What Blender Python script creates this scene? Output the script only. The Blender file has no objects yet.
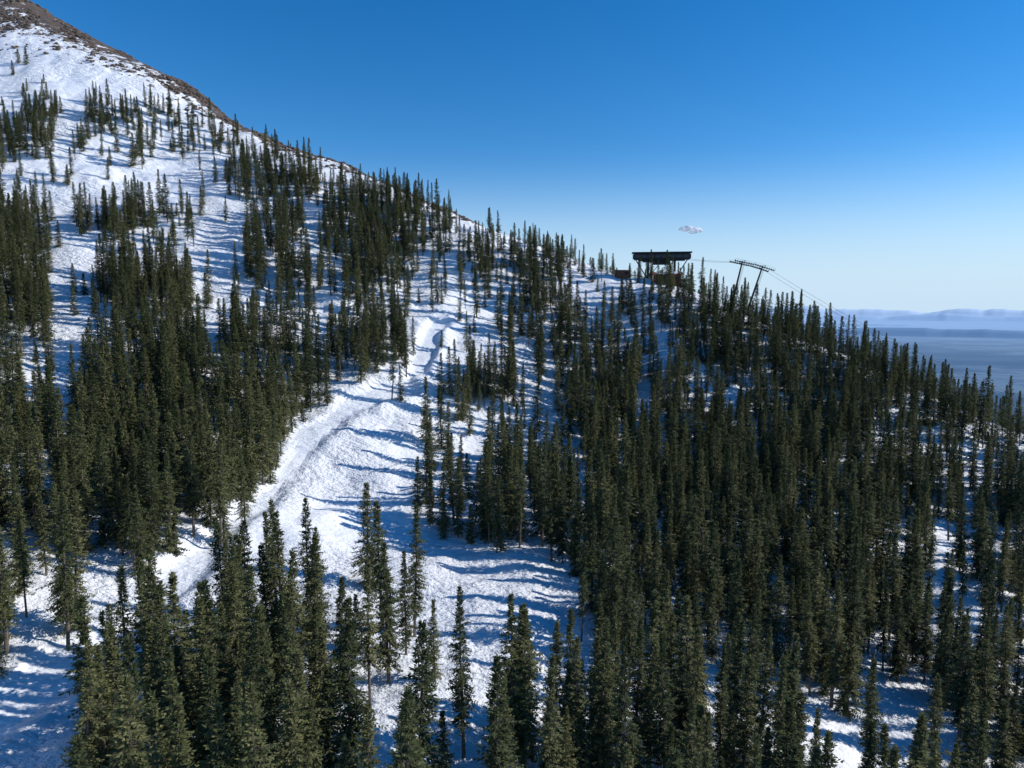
import bpy, math, random
import numpy as np
from mathutils import Vector, Matrix
random.seed(7); rng=np.random.default_rng(7)
scene=bpy.context.scene
scene.view_settings.view_transform='Standard'
scene.view_settings.look='None'; scene.view_settings.exposure=0

# ---------------------------------------------------------------- camera
F=692.0; PITCH=math.radians(6.0)
cp,sp=math.cos(PITCH),math.sin(PITCH)
cam_d=bpy.data.cameras.new("camera"); cam=bpy.data.objects.new("camera",cam_d)
scene.collection.objects.link(cam); scene.camera=cam
cam.rotation_euler=(math.radians(90)-PITCH,0,0)
cam_d.sensor_width=36; cam_d.lens=F/1024*36
cam_d.clip_start=0.5; cam_d.clip_end=400000

def P(px,py,y):
    """back-projection: image pixel + hand-estimated depth -> world point"""
    a=(px-512)/F; b=(384-py)/F
    f=cp+sp*b; u=cp*b-sp
    return (a/f*y, y, u/f*y)
def proj(x,y,z):
    f=y*cp-z*sp; u=y*sp+z*cp
    f=np.where(f<1,1,f)
    return 512+F*x/f, 384-F*u/f

# ---------------------------------------------------------------- terrain function
ridge_s=[(25,0,540),(110,47,510),(200,94,480),(330,158,430),(450,212,390),(560,256,350),(620,275,330),(665,283,320),(720,302,305),
       (800,337,285),(900,384,265),(1024,437,245),(1150,492,230)]
ridge=[P(*r) for r in ridge_s]
body=[P(*r) for r in [
 (0,768,70),(250,768,74),(512,768,80),(780,768,88),(1024,768,95),
 (0,600,105),(250,600,113),(512,600,125),(780,600,138),(1024,600,150),
 (0,450,152),(220,450,168),(450,450,190),(740,450,212),(1024,500,200),
 (0,350,205),(200,350,222),(400,350,245),(620,350,268),(850,400,245),
 (0,250,270),(200,250,290),(380,250,318),(0,150,355),(200,150,395),(0,50,450),(0,0,520),
 (-200,350,190),(-200,150,330),(-200,0,440),(1200,768,105),(1200,600,160)]]
pts=list(ridge)+list(body)
for i,(x,y,z) in enumerate(ridge):
    pts.append((x*1.22+6,y*1.22,z-0.10*y-4)); 
    pts.append((x*1.65+25,y*1.6,z-0.42*y))
pts+=[(-60,0,-38),(60,0,-72),(-250,0,40),(-420,100,130),(220,0,-110),(0,-120,-85),(-420,330,215),(330,120,-130),(420,320,-150),(-560,500,330),(-600,200,240),(320,-100,-170)]
C=np.array(pts)
S=100.0
def U(r2): 
    return 0.5*r2*np.log(r2+1e-9)
xy=C[:,:2]/S; n=len(C)
K=U(((xy[:,None]-xy[None])**2).sum(-1))+np.eye(n)*0.004
Pm=np.hstack([np.ones((n,1)),xy]); A=np.zeros((n+3,n+3)); A[:n,:n]=K; A[:n,n:]=Pm; A[n:,:n]=Pm.T
W=np.linalg.solve(A,np.concatenate([C[:,2],np.zeros(3)]))
def tps(x,y):
    x=x/S; y=y/S
    out=W[n]+W[n+1]*x+W[n+2]*y
    for i in range(n): out=out+W[i]*U((x-xy[i,0])**2+(y-xy[i,1])**2)
    return out
def vnoise(x,y,scale,seed):
    r=np.random.default_rng(seed); L=r.random((256,256))
    th=seed*1.37; c_,s_=math.cos(th),math.sin(th)
    u=(x*c_-y*s_)/scale; v=(x*s_+y*c_)/scale; i=np.floor(u).astype(np.int64); j=np.floor(v).astype(np.int64)
    fu=u-i; fv=v-j; fu=fu*fu*fu*(fu*(fu*6-15)+10); fv=fv*fv*fv*(fv*(fv*6-15)+10)
    a=L[i%256,j%256]; b=L[(i+1)%256,j%256]; c=L[i%256,(j+1)%256]; d=L[(i+1)%256,(j+1)%256]
    return (a*(1-fu)+b*fu)*(1-fv)+(c*(1-fu)+d*fu)*fv
def fbm(x,y,scale,seed,o=4):
    t=0;a=1;s=0
    for k in range(o):
        t=t+a*vnoise(x+k*37.1,y-k*19.7,scale/2**k,seed+k); s+=a; a*=0.5
    return t/s
def sstep(a,b,x):
    t=np.clip((x-a)/(b-a),0,1); return t*t*(3-2*t)
def seg_dist(x,y,poly):
    best=np.full(np.shape(x),1e9); tt=np.zeros(np.shape(x)); m=len(poly)-1
    for k in range(m):
        ax,ay=poly[k][:2]; bx,by=poly[k+1][:2]
        dx,dy=bx-ax,by-ay; t=np.clip(((x-ax)*dx+(y-ay)*dy)/(dx*dx+dy*dy),0,1)
        d=np.hypot(x-ax-t*dx,y-ay-t*dy); w=d<best
        best=np.where(w,d,best); tt=np.where(w,(k+t)/m,tt)
    return best,tt
PLAIN=-720.0
run=[P(*r) for r in [(438,330,265),(428,362,240),(404,393,221),(352,412,205),(312,440,187),(298,470,172),(268,497,152),(232,535,138),(195,565,124),(150,610,107),(75,655,91),(-30,700,78)]]
BX=(-560,360); BY=(-130,640)
def rundist(x,y):
    d,_=seg_dist(x,y,run)
    return d+(fbm(x,y,14,907,3)-.5)*9
def height(x,y):
    x=np.asarray(x,float); y=np.asarray(y,float)
    cx=np.clip(x,*BX); cy=np.clip(y,*BY)
    out=np.hypot(x-cx,y-cy)
    h=tps(cx,cy)
    dr=rundist(cx,cy)
    rw=1-sstep(1.5,5,dr)
    lump=(fbm(x,y,34,11,5)-0.5)*8*(1-0.5*rw)+(fbm(x,y,6,31,3)-0.5)*1.5*(1-rw)
    h=h+lump-0.5*rw+0.5*np.exp(-((dr-5.5)/1.6)**2)
    h=h-out*0.42
    pl=PLAIN+(fbm(x,y,5000,71,3)-0.5)*50
    k=25.0
    return np.where(h-pl>400,h,pl+k*np.logaddexp(0,(np.minimum(h,pl+500)-pl)/k))

def axis(lo,hi,step,far):
    a=list(np.arange(lo,hi+step*.5,step)); s=step; v=a[-1]
    while v<far: s*=1.16; v+=s; a.append(v)
    s=step; v=a[0]; left=[]
    while v>-far: s*=1.16; v-=s; left.append(v)
    return np.array(left[::-1]+a)
xs=axis(-430,300,1.3,140000); ys=axis(40,570,1.3,140000)
X,Y=np.meshgrid(xs,ys,indexing='ij'); Z=height(X,Y)
nx,ny=X.shape
co=np.stack([X,Y,Z],-1).reshape(-1,3)
idx=np.arange(nx*ny).reshape(nx,ny)
q=np.stack([idx[:-1,:-1],idx[1:,:-1],idx[1:,1:],idx[:-1,1:]],-1).reshape(-1,4)
def fast_mesh(name,co,q,smooth=True):
    me=bpy.data.meshes.new(name)
    me.vertices.add(len(co)); me.vertices.foreach_set("co",np.asarray(co,np.float32).ravel())
    me.loops.add(q.size); me.loops.foreach_set("vertex_index",q.ravel().astype(np.int32))
    me.polygons.add(len(q)); me.polygons.foreach_set("loop_start",np.arange(0,q.size,4,dtype=np.int32))
    me.polygons.foreach_set("use_smooth",np.full(len(q),smooth))
    me.update(calc_edges=True); me.validate(); return me
ground_me=fast_mesh("ground",co,q)
rpoly=[(-560,680)]+[r[:2] for r in ridge[:6]]
def rockband(x,y):
    d,t=seg_dist(x,y,rpoly)
    wid=70*np.clip(1-t*1.03,0,1)**0.9+10
    return np.clip(1.18-d/wid,0,1)*(1-sstep(0.88,0.98,t))
rock=rockband(X,Y)
piste=1-sstep(2.0,4.5,rundist(X,Y))
for nm,arr in (("rock",rock),("piste",piste)):
    at=ground_me.attributes.new(nm,'FLOAT','POINT'); at.data.foreach_set("value",arr.ravel().astype(np.float32))
ground=bpy.data.objects.new("ground",ground_me); scene.collection.objects.link(ground)

# ---------------------------------------------------------------- material helpers
class NT:
    def __init__(s,name):
        s.m=bpy.data.materials.new(name); s.m.use_nodes=True; s.t=s.m.node_tree; s.t.nodes.clear()
        s.out=s.n('ShaderNodeOutputMaterial')
    def n(s,ty,**kw):
        nd=s.t.nodes.new(ty)
        for k,v in kw.items(): setattr(nd,k,v)
        return nd
    def l(s,a,b): s.t.links.new(a,b)
    def math(s,op,a,b=None,c=None):
        nd=s.n('ShaderNodeMath',operation=op)
        for i,v in enumerate((a,b,c)):
            if v is None: continue
            if isinstance(v,(int,float)): nd.inputs[i].default_value=v
            else: s.l(v,nd.inputs[i])
        return nd.outputs[0]
    def ramp(s,v,a,b):
        nd=s.n('ShaderNodeMapRange',interpolation_type='SMOOTHSTEP'); s.l(v,nd.inputs[0])
        nd.inputs[1].default_value=a; nd.inputs[2].default_value=b; return nd.outputs[0]
    def mix(s,f,a,b):
        nd=s.n('ShaderNodeMix',data_type='RGBA')
        for i,v in ((0,f),(6,a),(7,b)):
            if isinstance(v,(int,float)): nd.inputs[i].default_value=v
            elif isinstance(v,tuple): nd.inputs[i].default_value=(*v,1)
            else: s.l(v,nd.inputs[i])
        return nd.outputs[2]
    def noise(s,vec,scale,detail=4,rough=.55):
        nd=s.n('ShaderNodeTexNoise'); s.l(vec,nd.inputs['Vector']); nd.inputs['Scale'].default_value=scale
        nd.inputs['Detail'].default_value=detail; nd.inputs['Roughness'].default_value=rough; return nd.outputs[0]
    def attr(s,name):
        return s.n('ShaderNodeAttribute',attribute_name=name).outputs['Fac']
    def bsdf(s,col,rough=.7,nrm=None,metal=0,spec=.3):
        b=s.n('ShaderNodeBsdfPrincipled')
        if isinstance(col,tuple): b.inputs['Base Color'].default_value=(*col,1)
        else: s.l(col,b.inputs['Base Color'])
        if isinstance(rough,(int,float)): b.inputs['Roughness'].default_value=rough
        else: s.l(rough,b.inputs['Roughness'])
        b.inputs['Metallic'].default_value=metal; b.inputs['Specular IOR Level'].default_value=spec
        if nrm is not None: s.l(nrm,b.inputs['Normal'])
        return b.outputs[0]
    def done(s,sh): s.l(sh,s.out.inputs[0]); return s.m

# ground material: snow / talus / distant forested plain
g=NT("ground_snow_rock_plain")
pos=g.n('ShaderNodeNewGeometry').outputs['Position']
sep=g.n('ShaderNodeSeparateXYZ'); g.l(pos,sep.inputs[0])
piste_a=g.attr("piste"); rock_a=g.attr("rock")
st=g.n('ShaderNodeMapping'); g.l(pos,st.inputs[0]); st.inputs['Rotation'].default_value=(0,0,0.5); st.inputs['Scale'].default_value=(1,2.4,1)
n1=g.noise(pos,0.9,5,.6); n2=g.noise(st.outputs[0],0.22,5,.6); n3=g.noise(pos,0.11,4)
hb=g.math('MULTIPLY_ADD',n1,0.5,g.math('MULTIPLY',n2,1.3))
patch=g.math('MULTIPLY_ADD',g.ramp(g.noise(pos,.03,3),.4,.6),.8,.4)
soft=g.math('MULTIPLY',g.math('MULTIPLY_ADD',piste_a,-0.6,1.0),patch)
bump=g.n('ShaderNodeBump'); g.l(g.math('MULTIPLY',hb,soft),bump.inputs['Height']); bump.inputs['Distance'].default_value=1.7; bump.inputs['Strength'].default_value=0.9
snowc=g.mix(g.ramp(n3,.3,.75),(0.82,0.845,0.88),(0.90,0.91,0.92))
trk=g.noise(st.outputs[0],0.8,3)
snowc=g.mix(g.math('MULTIPLY',piste_a,g.ramp(trk,.4,.7)),snowc,(0.70,0.735,0.78))
lit=g.noise(pos,2.2,6,.8)
snowc=g.mix(g.math('MULTIPLY',g.ramp(lit,.64,.74),.4),snowc,(0.35,0.32,0.28))
rn=g.noise(pos,0.13,8,.78)
rm=g.math('ADD',g.math('MULTIPLY',rock_a,0.29),g.math('MULTIPLY',rn,0.9))
rmask=g.math('MULTIPLY',g.ramp(rm,.595,.635),g.ramp(rock_a,0.0,0.12))
rc=g.mix(g.noise(pos,1.5,5),(0.05,0.038,0.03),(0.17,0.13,0.10))
c1=g.mix(rmask,snowc,rc)
snow_sh=g.bsdf(c1,.65,bump.outputs[0],spec=.25)
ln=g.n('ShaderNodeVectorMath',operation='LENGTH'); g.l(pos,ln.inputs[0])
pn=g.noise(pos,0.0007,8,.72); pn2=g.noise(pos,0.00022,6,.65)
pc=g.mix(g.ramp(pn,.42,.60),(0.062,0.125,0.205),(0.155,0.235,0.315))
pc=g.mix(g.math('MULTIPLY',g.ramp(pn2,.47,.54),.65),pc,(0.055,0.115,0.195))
pc=g.mix(g.ramp(ln.outputs['Value'],500,42000),pc,(0.36,0.53,0.71))  # aerial haze painted into the plain's colour, fading to pale blue with distance
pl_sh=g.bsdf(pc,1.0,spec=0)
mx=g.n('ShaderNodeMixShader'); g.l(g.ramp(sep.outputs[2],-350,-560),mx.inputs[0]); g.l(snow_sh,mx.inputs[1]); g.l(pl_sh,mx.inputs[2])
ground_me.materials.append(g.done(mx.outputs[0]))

# ---------------------------------------------------------------- distant hills
def hills(name,R,hmax,seed,col):
    az=np.radians(np.arange(-75,110,0.12)); k=len(az)
    u=np.arange(k)*1.0
    prof=(fbm(u,u*0+5.5,90,seed,6)-0.33)*2.2
    prof=np.clip(prof,0.04,1)*hmax
    rows=[(0.96,0),(0.985,.55),(1,1),(1.02,.5),(1.05,0)]
    co=[]
    for fr,fh in rows:
        hh=PLAIN-30+prof*fh
        co.append(np.stack([np.sin(az)*R*fr,np.cos(az)*R*fr,hh],-1))
    co=np.concatenate(co); idx=np.arange(5*k).reshape(5,k)
    q=np.stack([idx[:-1,:-1],idx[:-1,1:],idx[1:,1:],idx[1:,:-1]],-1).reshape(-1,4)
    me=fast_mesh(name,co,q)
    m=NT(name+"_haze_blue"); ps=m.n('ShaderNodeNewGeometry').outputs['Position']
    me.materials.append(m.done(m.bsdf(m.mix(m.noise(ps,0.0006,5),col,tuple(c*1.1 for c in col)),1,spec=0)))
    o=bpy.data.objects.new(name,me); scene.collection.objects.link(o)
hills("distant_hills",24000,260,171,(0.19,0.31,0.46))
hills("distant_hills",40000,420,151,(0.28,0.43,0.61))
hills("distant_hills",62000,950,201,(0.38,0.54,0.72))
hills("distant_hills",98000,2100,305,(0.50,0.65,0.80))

# ---------------------------------------------------------------- spruce trees
def needle_mat(name,dark,light):
    m=NT(name); oi=m.n('ShaderNodeObjectInfo'); fa=m.attr("tint")
    c=m.mix(fa,dark,light)
    hs=m.n('ShaderNodeHueSaturation'); m.l(c,hs.inputs['Color'])
    m.l(m.math('MULTIPLY_ADD',oi.outputs['Random'],0.75,0.70),hs.inputs['Value'])
    m.l(m.math('MULTIPLY_ADD',oi.outputs['Random'],-0.055,0.53),hs.inputs['Hue'])
    b=m.bsdf(hs.outputs[0],.75,spec=.15)
    tr=m.n('ShaderNodeBsdfTranslucent'); m.l(hs.outputs[0],tr.inputs[0])
    mx=m.n('ShaderNodeMixShader'); mx.inputs[0].default_value=.22; m.l(b,mx.inputs[1]); m.l(tr.outputs[0],mx.inputs[2])
    return m.done(mx.outputs[0])
needle=needle_mat("spruce_needles",(0.030,0.050,0.021),(0.172,0.175,0.072))
m=NT("bark"); ps=m.n('ShaderNodeNewGeometry').outputs['Position']
bark=m.done(m.bsdf(m.mix(m.noise(ps,6,4),(0.07,0.055,0.045),(0.19,0.16,0.135)),.9))

def make_spruce(name,seed,H,R,bare,dens=1.0,irregular=0.3):
    r=random.Random(seed); V=[];Fq=[];mat=[];tint=[]
    rings=[(-0.8,.24),(0.3,.2),(H*.3,.15),(H*.6,.09),(H*.85,.045),(H*1.0,.008)]
    sc=H/16; ns=7; bend=[(0,0)]+[(r.uniform(-.12,.12),r.uniform(-.12,.12)) for _ in rings[1:]]
    for (z,rad),(bx,by) in zip(rings,bend):
        for k in range(ns):
            a=2*math.pi*k/ns; V.append((bx+math.cos(a)*rad*sc,by+math.sin(a)*rad*sc,z))
    for i in range(len(rings)-1):
        for k in range(ns):
            Fq.append((i*ns+k,i*ns+(k+1)%ns,(i+1)*ns+(k+1)%ns,(i+1)*ns+k)); mat.append(1); tint.append(0)
    z0=H*bare; z=z0
    lob=[(r.uniform(0,6.28),r.uniform(0,1),r.uniform(.4,1.0)) for _ in range(10)]
    def spray(p,d,L,w,tn):
        side=d.cross(Vector((r.uniform(-.6,.6),r.uniform(-.6,.6),1))).normalized()
        if r.random()<.35: side=(side*.4+Vector((0,0,1))*r.uniform(-1,1)).normalized()
        b=len(V)
        V.extend([tuple(p),tuple(p+d*L*.45+side*w),tuple(p+d*L),tuple(p+d*L*.45-side*w)])
        Fq.append((b,b+1,b+2,b+3)); mat.append(0); tint.append(tn)
    while z<H*.985:
        t=(z-z0)/(H-z0)
        prof=(1-t)**.92*(min(1,.6+t*2.2))*1.1
        rad=R*prof+0.12
        nb=int(round((8 if t<.7 else 6)*dens))
        wh=r.uniform(.66,1.18)
        for _ in range(nb):
            az=r.uniform(0,2*math.pi); L=rad*wh*r.uniform(1-irregular*1.4,1.15)
            for (la,lt,ls) in lob:
                if abs(t-lt)<.08 and math.cos(az-la)>.3: L*=ls
            if r.random()<.08: L*=1.35
            el=math.radians(-24+58*t**1.5+r.uniform(-10,10))
            o=Vector((math.cos(az)*math.cos(el),math.sin(az)*math.cos(el),math.sin(el)))
            base=Vector((0,0,z+r.uniform(-.1,.1)))
            tip=base+o*L; s=Vector((-o.y,o.x,0)).normalized()*0.025
            b=len(V); V.extend([tuple(base+s),tuple(base-s),tuple(tip-s*.3),tuple(tip+s*.3)]); Fq.append((b,b+1,b+2,b+3)); mat.append(1); tint.append(0)
            nstep=max(2,int(L/.24)); bt=r.uniform(.0,1.0)
            for k in range(nstep):
                f=(k+.6)/nstep
                if f<.22 and L>1: continue
                sag=-.10*L*f*f+.05*L*max(0,f-.7)
                p=base+o*(L*f)+Vector((0,0,sag))
                for sd in (-1,1):
                    an=az+sd*math.radians(r.uniform(25,65)); d=Vector((math.cos(an),math.sin(an),math.sin(el)*.6+r.uniform(-.35,.15))).normalized()
                    spray(p,d,(.34+.32*(1-f))*r.uniform(.7,1.2)*(.6+.4*min(1,L)),.082*r.uniform(.8,1.4),min(1,max(0,bt*.5+f*.45+r.uniform(-.2,.2))))
                if r.random()<.6:
                    d=Vector((r.uniform(-.4,.4)+o.x*.3,r.uniform(-.4,.4)+o.y*.3,-1)).normalized()
                    spray(p,d,.36*r.uniform(.6,1.3),.085,min(1,max(0,bt*.4+f*.3+r.uniform(-.2,.1))))
            spray(tip,o,.3,.06,.8)
        z+=r.uniform(.24,.40)*(0.75 if t>.7 else 1)
    for _ in range(6): spray(Vector((0,0,H*.96)),Vector((r.uniform(-.3,.3),r.uniform(-.3,.3),1)).normalized(),H*.05,.05,.6)
    for _ in range(int(10+bare*40)):
        zz=r.uniform(.06,bare+.03)*H; az=r.uniform(0,6.28); L=r.uniform(.3,1.0)
        base=Vector((0,0,zz)); tip=base+Vector((math.cos(az)*L,math.sin(az)*L,-.15)); s=Vector((0,0,.018))
        b=len(V); V.extend([tuple(base+s),tuple(base-s),tuple(tip-s),tuple(tip+s)]); Fq.append((b,b+1,b+2,b+3)); mat.append(1); tint.append(0)
    me=fast_mesh(name,np.array(V),np.array(Fq),smooth=False)
    me.materials.append(needle); me.materials.append(bark)
    me.polygons.foreach_set("material_index",np.array(mat,np.int32))
    at=me.attributes.new("tint",'FLOAT','FACE'); at.data.foreach_set("value",np.array(tint,np.float32))
    return me
specs=[(17,2.4,.08),(19,2.7,.12),(15,2.4,.05),(20,2.4,.20),(16,2.1,.14),(13,2.3,.03),(18,2.0,.32),(14,1.9,.08),(9,2.0,.02),(6,1.6,.01),(17,2.9,.05),(16,1.7,.24)]
variants=[make_spruce("spruce_%d"%i,100+i,*s,irregular=.24+.02*i) for i,s in enumerate(specs)]
vH=np.array([s[0] for s in specs],float)
src=bpy.data.collections.new("spruce_sources")
for i,me in enumerate(variants): src.objects.link(bpy.data.objects.new("spruce_source_%02d"%i,me))

def inpoly(px,py,poly):
    c=np.zeros(px.shape,bool); m=len(poly); j=m-1
    for i in range(m):
        xi,yi=poly[i]; xj,yj=poly[j]
        w=((yi>py)!=(yj>py))&(px<(xj-xi)*(py-yi)/(yj-yi+1e-9)+xi); c^=w; j=i
    return c
stands=[
 ([(590,292),(660,292),(720,306),(820,345),(1024,430),(1500,640),(1500,1300),(640,1300),(625,800),(610,700),(580,650),(565,600),(540,560),(520,500),(515,440),(520,380),(545,340)],.76,1.0),
 ([(455,380),(520,360),(530,430),(520,520),(560,575),(500,565),(430,535),(404,478),(415,400)],.85,1.0),
 ([(440,250),(560,262),(600,300),(560,335),(500,350),(450,325)],.62,.95),
 ([(400,230),(460,230),(470,320),(440,340),(405,330)],.36,.95),
 ([(185,800),(200,700),(245,640),(290,600),(360,585),(415,620),(450,680),(462,760),(440,820),(600,900),(500,1200),(100,1200),(60,900),(100,800)],1.0,1.18),
 ([(290,560),(400,560),(430,620),(300,610)],.35,1.1),
 ([(100,700),(200,680),(200,800),(90,800)],.6,1.05),
 ([(470,735),(620,725),(660,900),(450,900)],1.0,1.12),
 ([(440,690),(520,680),(540,740),(450,745)],.4,1.0),
 ([(110,270),(195,290),(215,380),(305,430),(288,485),(230,530),(205,560),(140,592),(80,570),(30,595),(-40,620),(-200,600),(-200,430),(0,440),(60,430),(110,400),(105,330)],.9,1.1),
 ([(0,600),(100,635),(90,685),(-60,700)],.85,1.12),
 ([(205,300),(330,370),(335,408),(305,435),(235,410),(225,360)],.72,1.0),
 ([(345,290),(405,310),(412,370),(393,402),(345,400),(330,340)],.95,1.0),
 ([(318,210),(400,200),(460,235),(445,280),(380,300),(320,270)],.85,1.05),
 ([(245,215),(300,215),(320,300),(280,305),(250,275)],.75,1.05),
 ([(80,200),(190,215),(200,260),(120,265),(80,240)],.62,1.05),
 ([(-150,210),(60,200),(50,320),(-150,340)],.62,1.1),
 ([(-150,340),(40,320),(60,400),(-150,420)],.62,1.1),
 ([(-100,110),(55,110),(60,160),(-100,190)],.58,1.05),
 ([(85,100),(200,110),(240,150),(200,180),(85,160)],.5,1.02),
 ([(200,130),(310,165),(330,205),(260,215),(195,180)],.62,1.05),
 ([(0,50),(60,75),(60,105),(0,105)],.15,.7),
 ([(0,150),(320,180),(430,250),(480,340),(360,400),(230,300),(0,450)],.088,.9),
 ([(330,175),(640,270),(640,300),(330,215)],.36,.74),
]
sx,sy=3.3,3.3
gx,gy=np.meshgrid(np.arange(-470,330,sx),np.arange(48,600,sy),indexing='ij')
gx=(gx+rng.uniform(-.48,.48,gx.shape)*sx).ravel(); gy=(gy+rng.uniform(-.48,.48,gy.shape)*sy).ravel()
gz=height(gx,gy)
px,py=proj(gx,gy,gz)
dens=np.zeros(gx.shape); hm=np.ones(gx.shape)
for poly,d,h in stands:
    w=inpoly(px+ (fbm(gx,gy,18,501,2)-.5)*34,py+(fbm(gx,gy,18,502,2)-.5)*26,poly)&(d>dens); dens[w]=d; hm[w]=h
cl=fbm(gx,gy,22,610,3); clump=sstep(.32,.56,cl)
p=dens*(0.24+0.80*clump)*0.85
p=np.where(dens<.09,dens*sstep(.42,.62,cl)*2.2,p)
p=np.where(rundist(gx,gy)<2.6,0,p)
p=np.where(rockband(gx,gy)>.15,p*.06,p)
keep=rng.random(gx.shape)<p
stx,sty,_z=P(660,281,322)
keep&=~((np.abs(gx-stx)<17)&(gy>sty-9)&(gy<sty+16))
keep&=~(np.sqrt(gx**2+gy**2+(gz+12)**2)<68)
gx,gy,gz,hm,px,py=[a[keep] for a in (gx,gy,gz,hm,px,py)]
N=len(gx); 
tall=hm*np.clip(rng.normal(1.0,.20,N),.4,1.4)
tall=np.where(rng.random(N)<.14,tall*rng.uniform(.3,.7,N),tall)
want=17.0*tall
want*=1-0.18*sstep(20,150,gz)
want*=1-0.15*sstep(180,330,gy)
want=np.minimum(want,22.5+rng.uniform(-2,1.5,N))
vi=np.zeros(N,int)
for k in range(N):
    c=[i for i in range(len(specs)) if .72<want[k]/vH[i]<1.3]
    if not c: c=[9] if want[k]<6 else [1,3]
    vi[k]=c[rng.integers(len(c))]
sc=want/vH[vi]; wsc=sc*rng.uniform(.8,1.18,N)
rotz=rng.uniform(0,6.283,N); tx=rng.normal(0,.022,N); ty=rng.normal(0,.022,N)
near=(np.hypot(gx,gy)<128)
print("TREES",N,"near",near.sum())
for k in np.nonzero(near)[0]:
    o=bpy.data.objects.new("spruce_tree",variants[vi[k]]); o.location=(gx[k],gy[k],gz[k]); o.rotation_euler=(tx[k],ty[k],rotz[k]); o.scale=(wsc[k],wsc[k],sc[k])
    scene.collection.objects.link(o)

def scatter(name,co,rot,scl,vidx,coll):
    me=bpy.data.meshes.new(name); me.vertices.add(len(co)); me.vertices.foreach_set("co",np.asarray(co,np.float32).ravel())
    a=me.attributes.new("rot",'FLOAT_VECTOR','POINT'); a.data.foreach_set("vector",np.asarray(rot,np.float32).ravel())
    a=me.attributes.new("scl",'FLOAT_VECTOR','POINT'); a.data.foreach_set("vector",np.asarray(scl,np.float32).ravel())
    a=me.attributes.new("vidx",'INT','POINT'); a.data.foreach_set("value",np.asarray(vidx,np.int32))
    ob=bpy.data.objects.new(name,me); scene.collection.objects.link(ob)
    ng=bpy.data.node_groups.new(name+"_scatter",'GeometryNodeTree')
    ng.interface.new_socket('Geometry',in_out='INPUT',socket_type='NodeSocketGeometry')
    ng.interface.new_socket('Geometry',in_out='OUTPUT',socket_type='NodeSocketGeometry')
    gi=ng.nodes.new('NodeGroupInput'); go=ng.nodes.new('NodeGroupOutput'); ip=ng.nodes.new('GeometryNodeInstanceOnPoints')
    ci=ng.nodes.new('GeometryNodeCollectionInfo'); ci.inputs['Collection'].default_value=coll
    ci.inputs['Separate Children'].default_value=True; ci.inputs['Reset Children'].default_value=True
    def at(nm,ty):
        nd=ng.nodes.new('GeometryNodeInputNamedAttribute'); nd.data_type=ty; nd.inputs['Name'].default_value=nm
        return nd.outputs['Attribute']
    L=ng.links.new
    L(gi.outputs[0],ip.inputs['Points']); L(ci.outputs[0],ip.inputs['Instance']); ip.inputs['Pick Instance'].default_value=True
    L(at('vidx','INT'),ip.inputs['Instance Index']); L(at('rot','FLOAT_VECTOR'),ip.inputs['Rotation']); L(at('scl','FLOAT_VECTOR'),ip.inputs['Scale'])
    L(ip.outputs[0],go.inputs[0])
    md=ob.modifiers.new("scatter",'NODES'); md.node_group=ng
    return ob
f=~near
scatter("spruce_forest",np.stack([gx,gy,gz],-1)[f],np.stack([tx,ty,rotz],-1)[f],np.stack([wsc,wsc,sc],-1)[f],vi[f],src)

# ---------------------------------------------------------------- boulders on the talus ridge
m=NT("talus_rock"); ps=m.n('ShaderNodeNewGeometry').outputs['Position']
rockm=m.done(m.bsdf(m.mix(m.noise(ps,.7,5),(0.05,0.04,0.033),(0.17,0.13,0.10)),.9))
bc=bpy.data.collections.new("boulder_sources")
import bmesh
for i in range(4):
    bm=bmesh.new(); bmesh.ops.create_icosphere(bm,subdivisions=2,radius=1)
    r=random.Random(i+50); offs=[(Vector((r.uniform(-1,1),r.uniform(-1,1),r.uniform(-1,1))).normalized(),r.uniform(.55,.9)) for _ in range(9)]
    for v in bm.verts:
        for nn,dd in offs:
            s=v.co.dot(nn)-dd
            if s>0: v.co-=nn*s
        v.co.z*=.7
    me=bpy.data.meshes.new("boulder"); bm.to_mesh(me); bm.free(); me.materials.append(rockm)
    bc.objects.link(bpy.data.objects.new("boulder_source_%d"%i,me))
M=90000
bx=rng.uniform(-430,40,M); by=rng.uniform(330,640,M)
rk=rockband(bx,by)*sstep(.42,.60,fbm(bx,by,14,820,3))
kp=rng.random(M)<rk*.65
bx,by=bx[kp],by[kp]; bz=height(bx,by); nb=len(bx); s=rng.uniform(.3,1.0,nb)**1.5*1.8
scatter("boulder_field",np.stack([bx,by,bz],-1),np.stack([rng.uniform(-.3,.3,nb),rng.uniform(-.3,.3,nb),rng.uniform(0,6.28,nb)],-1),np.stack([s*rng.uniform(.8,1.5,nb),s,s],-1),rng.integers(0,4,nb),bc)
print("BOULDERS",nb)

# ---------------------------------------------------------------- lift buildings
def simple(name,col,rough=.6,metal=0,var=.25,scale=2.0):
    m=NT(name); ps=m.n('ShaderNodeNewGeometry').outputs['Position']
    return m.done(m.bsdf(m.mix(m.noise(ps,scale,4),tuple(c*(1-var) for c in col),tuple(min(1,c*(1+var)) for c in col)),rough,metal=metal))
dark=simple("dark_painted_steel",(0.022,0.024,0.028),.45); steel=simple("galvanised_steel",(0.12,0.125,0.13),.5,.5)
wood=simple("stained_timber",(0.17,0.065,0.042),.8); glass=simple("dark_window_glass",(0.02,0.03,0.04),.1)
snowm=simple("roof_snow",(0.82,0.84,0.87),.6,var=.03); concrete=simple("concrete",(0.3,0.29,0.27),.9)
def empty(name,loc,rz=0):
    e=bpy.data.objects.new(name,None); e.location=loc; e.rotation_euler=(0,0,rz); scene.collection.objects.link(e); return e
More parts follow.
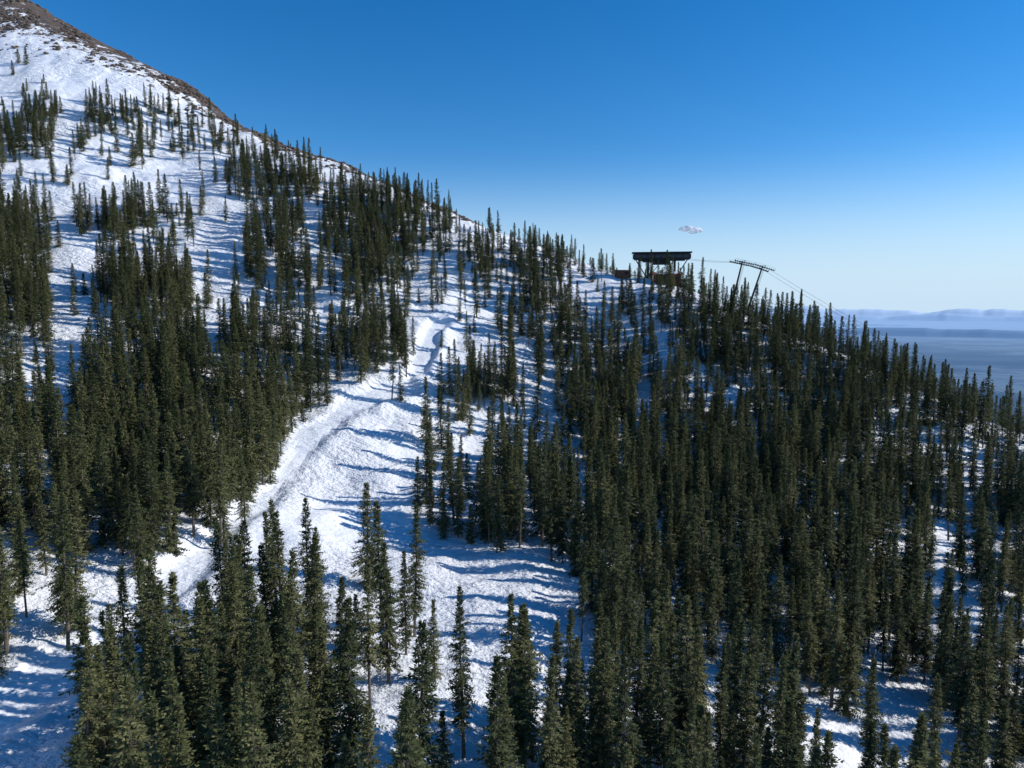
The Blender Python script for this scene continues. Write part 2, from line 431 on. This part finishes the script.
def finish(bm,name,mat,parent,bevel=0):
    if bevel: bmesh.ops.bevel(bm,geom=bm.edges[:],offset=bevel,segments=2,affect='EDGES')
    me=bpy.data.meshes.new(name); bm.to_mesh(me); bm.free(); me.materials.append(mat)
    o=bpy.data.objects.new(name,me); scene.collection.objects.link(o)
    if parent: o.parent=parent
    return o
def boxes(name,lst,mat,parent,bevel=0.04):
    bm=bmesh.new()
    for (cx,cy,cz,lx,ly,lz) in lst:
        bmesh.ops.create_cube(bm,size=1,matrix=Matrix.Translation((cx,cy,cz))@Matrix.Diagonal((lx,ly,lz,1)))
    return finish(bm,name,mat,parent,bevel)
def tube(bm,a,b,r1,r2=None,seg=10):
    a=Vector(a);b=Vector(b);d=b-a
    mt=Matrix.Translation((a+b)/2)@d.to_track_quat('Z','Y').to_matrix().to_4x4()
    bmesh.ops.create_cone(bm,cap_ends=True,segments=seg,radius1=r1,radius2=r1 if r2 is None else r2,depth=d.length,matrix=mt)
def tubes(name,lst,mat,parent,seg=10):
    bm=bmesh.new()
    for t in lst: tube(bm,*t,seg=seg)
    return finish(bm,name,mat,parent)

sx0,sy0,_=P(661,281,322); sz0=float(height(sx0,sy0))
top=P(661,252,322)[2]; print("station ground",sz0,"canopy top",top)
T=empty("chairlift_terminal",(sx0,sy0,sz0),math.radians(-8))
h=top-sz0
boxes("canopy_shell",[(0,0,h-2.1,26,5.6,2.9)],dark,T,.5)
boxes("canopy_roof_cap",[(0,0,h-.35,27.0,6.4,.5)],dark,T,.15)
boxes("canopy_glazing",[(x,-2.83,h-2.1,2.5,.08,1.2) for x in np.arange(-11,12,3.1)],glass,T,.01)
tubes("support_columns",[((-6,0,-1.5),(-6,0,h-3.5),.6,.5),((6,0,-1.5),(6,0,h-3.5),.6,.5)],dark,T,14)
boxes("column_braces",[(-6,0,h-3.75,3.4,3.6,.45),(6,0,h-3.75,3.4,3.6,.45),(0,1.2,h-3.8,21,.3,.5),(0,-1.2,h-3.8,21,.3,.5)],dark,T)
tubes("diagonal_struts",[((-6,1.2,1),(-11.5,1.2,h-3.7),.16),((-6,-1.2,1),(-11.5,-1.2,h-3.7),.16),((6,1.2,1),(11.5,1.2,h-3.7),.16),((6,-1.2,1),(11.5,-1.2,h-3.7),.16),((-6,1.2,1),(0,1.2,h-3.7),.14),((6,-1.2,1),(0,-1.2,h-3.7),.14)],dark,T)
tubes("bullwheel",[((-6,0,h-4.6),(-6,0,h-4.2),2.6,2.6)],dark,T,24)
boxes("drive_machinery",[(0,.5,h-4.9,8,2.4,1.7)],dark,T,.15)
boxes("loading_platform",[(0,-1,.35,24,8,.9)],concrete,T)
hz=float(height(sx0+1,sy0-8)); print("hut ground",hz)
H1=empty("lift_operator_hut",(sx0+1,sy0-8,max(hz,sz0-1.0)),math.radians(-8))
boxes("walls",[(0,0,.7,12,4.2,6.0)],wood,H1)
boxes("windows",[(x,-2.13,2.1,1.3,.08,1.1) for x in (-4,-1.6,2.0,4.2)],glass,H1,.01)
boxes("door",[(.2,-2.13,1.0,1.0,.1,2.1)],dark,H1,.01)
def gable(name,x0,x1,y0,z0,z1,mat,par):
    bm=bmesh.new()
    vs=[bm.verts.new(v) for v in [(x0,-y0,z0),(x1,-y0,z0),(x1,y0,z0),(x0,y0,z0),(x0,0,z1),(x1,0,z1)]]
    for ff in [(0,1,5,4),(2,3,4,5),(0,4,3),(1,2,5),(3,2,1,0)]: bm.faces.new([vs[i] for i in ff])
    return finish(bm,name,mat,par)
gable("roof",-6.6,6.6,2.9,3.72,5.1,wood,H1)
bm=bmesh.new()
vs=[bm.verts.new(v) for v in [(-5.8,-.5,4.9),(5.6,-.4,4.95),(4.5,-2.3,4.05),(-3.7,-2.7,3.85),(-5.8,-.5,5.1),(5.6,-.4,5.12),(4.5,-2.3,4.25),(-3.7,-2.7,4.05)]]
for ff in [(0,3,2,1),(4,5,6,7),(0,1,5,4),(1,2,6,5),(2,3,7,6),(3,0,4,7)]: bm.faces.new([vs[i] for i in ff])
finish(bm,"roof_snow",snowm,H1)
x2,y2,_=P(622,276,322); z2=float(height(x2,y2))
H2=empty("ski_patrol_shed",(x2,y2,z2),math.radians(10))
boxes("walls",[(0,0,1.5,6,4,3.4)],wood,H2); boxes("flat_roof",[(0,0,3.36,7,5,.3)],dark,H2); boxes("windows",[(-1.5,-2.03,2.0,1.3,.08,1.0),(1.5,-2.03,2.0,1.3,.08,1.0)],glass,H2,.01)
boxes("deck_rail",[(6.2,-1,2.6,5.5,.1,.12),(6.2,-1,2.0,5.5,.08,.08),(6.2,0,1.2,5.5,2.6,.2)]+[(3.8+i*1.2,-1,1.3,.12,.12,2.8) for i in range(5)],wood,H2,.01)

def tower(px_,py_,yy,Ht,tilt):
    x,y,_=P(px_,py_,yy); tp=Vector(P(px_,py_,yy)); 
    ax=Vector((math.sin(tilt),0,math.cos(tilt))); E=empty("chairlift_tower",tuple(tp))
    rope=Vector((math.cos(tilt),0,-math.sin(tilt))); cr=Vector((0,1,0))
    tubes("mast",[(-ax*Ht,-ax*.2,.48,.32)],dark,E,14)
    tubes("crossarm",[(-cr*3.4,cr*3.4,.2),(-cr*3.4+ax*.9,cr*3.4+ax*.9,.07)]+[(cr*s*3.2,cr*s*3.2+ax*.9,.07) for s in (-1,0,1)],dark,E)
    lst=[];wh=[]
    for s in (-1,1):
        c=cr*s*3.2-ax*.1
        lst.append((c-rope*4.2,c+rope*4.2,.16))
        for k in range(9):
            q_=c+rope*(-4+k)+ax*.25
            wh.append((q_-cr*.09,q_+cr*.09,.27))
        lst.append((c-rope*4.4+ax*1.0+cr*s*.6,c+rope*4.4+ax*1.0+cr*s*.6,.03)); 
        for k in (-4.4,0,4.4): lst.append((c+rope*k+cr*s*.6-ax*.1,c+rope*k+cr*s*.6+ax*1.0,.03))
        lst.append((c-rope*4.4+cr*s*.6-ax*.1,c+rope*4.4+cr*s*.6-ax*.1,.09))
    tubes("sheave_train_and_catwalk",lst,dark,E); tubes("sheaves",wh,dark,E,14)
    tubes("ladder",[(-ax*Ht+rope*.7,rope*.7,.04),(-ax*Ht+rope*1.1,rope*1.1,.04)]+[(-ax*(i*.5)+rope*.7,-ax*(i*.5)+rope*1.1,.025) for i in range(1,int(Ht*2))],steel,E,5)
    return tp,cr,ax
tA=tower(742,263,300,17,math.radians(12)); tB=tower(762,268,299,19,math.radians(17))
def rope_pts(a,b,sag,k=24):
    a=Vector(a);b=Vector(b); return [a.lerp(b,i/k)-Vector((0,0,4*sag*(i/k)*(1-i/k))) for i in range(k+1)]
ropeE=empty("haul_rope",(0,0,0))
for s in (-1,1):
    off=Vector((0,3.2*s,.5))
    t0=Vector((sx0+12,sy0,sz0+h-3.2))+Vector((0,2.2*s,0)); a=tA[0]+off; b=tB[0]+off; e=Vector(P(1110,432,262))+off
    path=rope_pts(t0,a,.5,8)+rope_pts(a,b,0,2)[1:]+rope_pts(b,e,5.5,30)[1:]
    cu=bpy.data.curves.new("rope_strand",'CURVE'); cu.dimensions='3D'; cu.bevel_depth=.045; spn=cu.splines.new('POLY'); spn.points.add(len(path)-1)
    for i,v in enumerate(path): spn.points[i].co=(*v,1)
    o=bpy.data.objects.new("rope_strand",cu); cu.materials.append(steel); scene.collection.objects.link(o); o.parent=ropeE
tower(1110,430,262,18,math.radians(20))

# ---------------------------------------------------------------- small cloud
m=NT("cloud_vapour"); ps=m.n('ShaderNodeNewGeometry').outputs['Position']
nz=m.noise(ps,.04,6,.6)
d1=m.n('ShaderNodeBsdfDiffuse'); d1.inputs[0].default_value=(.97,.97,.97,1)
t1=m.n('ShaderNodeBsdfTranslucent'); t1.inputs[0].default_value=(.97,.97,.97,1)
t2=m.n('ShaderNodeBsdfTransparent')
a1=m.n('ShaderNodeMixShader'); a1.inputs[0].default_value=.5; m.l(d1.outputs[0],a1.inputs[1]); m.l(t1.outputs[0],a1.inputs[2])
a2=m.n('ShaderNodeMixShader'); m.l(m.math('MULTIPLY',m.ramp(nz,.30,.52),.9),a2.inputs[0]); m.l(t2.outputs[0],a2.inputs[1]); m.l(a1.outputs[0],a2.inputs[2])
cm=m.done(a2.outputs[0])
bm=bmesh.new(); r=random.Random(3)
for k in range(18):
    u=r.uniform(-1,1); rr=(1-abs(u)**1.5)*17+5
    bmesh.ops.create_icosphere(bm,subdivisions=3,radius=1,matrix=Matrix.Translation((u*62,r.uniform(-22,22),r.uniform(-5,8)-u*6))@Matrix.Diagonal((rr*1.5,rr*1.3,rr*.75,1)))
cl=finish(bm,"cloud",cm,None); cl.location=P(691,230,4000)
rmd=cl.modifiers.new("merge_billows",'REMESH'); rmd.mode='VOXEL'; rmd.voxel_size=2.5; rmd.use_smooth_shade=True

# ---------------------------------------------------------------- light
SUN_EL=math.radians(29); sd=Vector((1,0.08,0)).normalized()
sdir=Vector((sd.x*math.cos(SUN_EL),sd.y*math.cos(SUN_EL),math.sin(SUN_EL)))
sl=bpy.data.lights.new("sun",'SUN'); sl.energy=4.9; sl.angle=math.radians(.5); sl.color=(1,.96,.90)
so=bpy.data.objects.new("sun",sl); so.rotation_euler=sdir.to_track_quat('Z','Y').to_euler(); so.location=(200,0,200); scene.collection.objects.link(so)
w=bpy.data.worlds.new("World"); scene.world=w; w.use_nodes=True; nt=w.node_tree; bg=nt.nodes['Background']
sk=nt.nodes.new('ShaderNodeTexSky'); sk.sky_type='NISHITA'; sk.sun_disc=False; sk.sun_elevation=SUN_EL
sk.sun_rotation=math.atan2(sd.x,sd.y); sk.altitude=800; sk.air_density=1.0; sk.dust_density=0.0; sk.ozone_density=4.0
hs=nt.nodes.new('ShaderNodeHueSaturation'); hs.inputs['Saturation'].default_value=1.33; hs.inputs['Hue'].default_value=.503
nt.links.new(sk.outputs[0],hs.inputs['Color'])
tc=nt.nodes.new('ShaderNodeTexCoord'); sz=nt.nodes.new('ShaderNodeSeparateXYZ'); nt.links.new(tc.outputs['Generated'],sz.inputs[0])
mr=nt.nodes.new('ShaderNodeMapRange'); mr.interpolation_type='SMOOTHERSTEP'; nt.links.new(sz.outputs[2],mr.inputs[0])
mr.inputs[1].default_value=0.24; mr.inputs[2].default_value=-0.03
mr.inputs[3].default_value=0; mr.inputs[4].default_value=1
mxr=nt.nodes.new('ShaderNodeMix'); mxr.data_type='RGBA'; nt.links.new(mr.outputs[0],mxr.inputs[0]); nt.links.new(hs.outputs[0],mxr.inputs[6]); mxr.inputs[7].default_value=(4.0,5.2,6.4,1)
nt.links.new(mxr.outputs[2],bg.inputs[0]); bg.inputs[1].default_value=.145
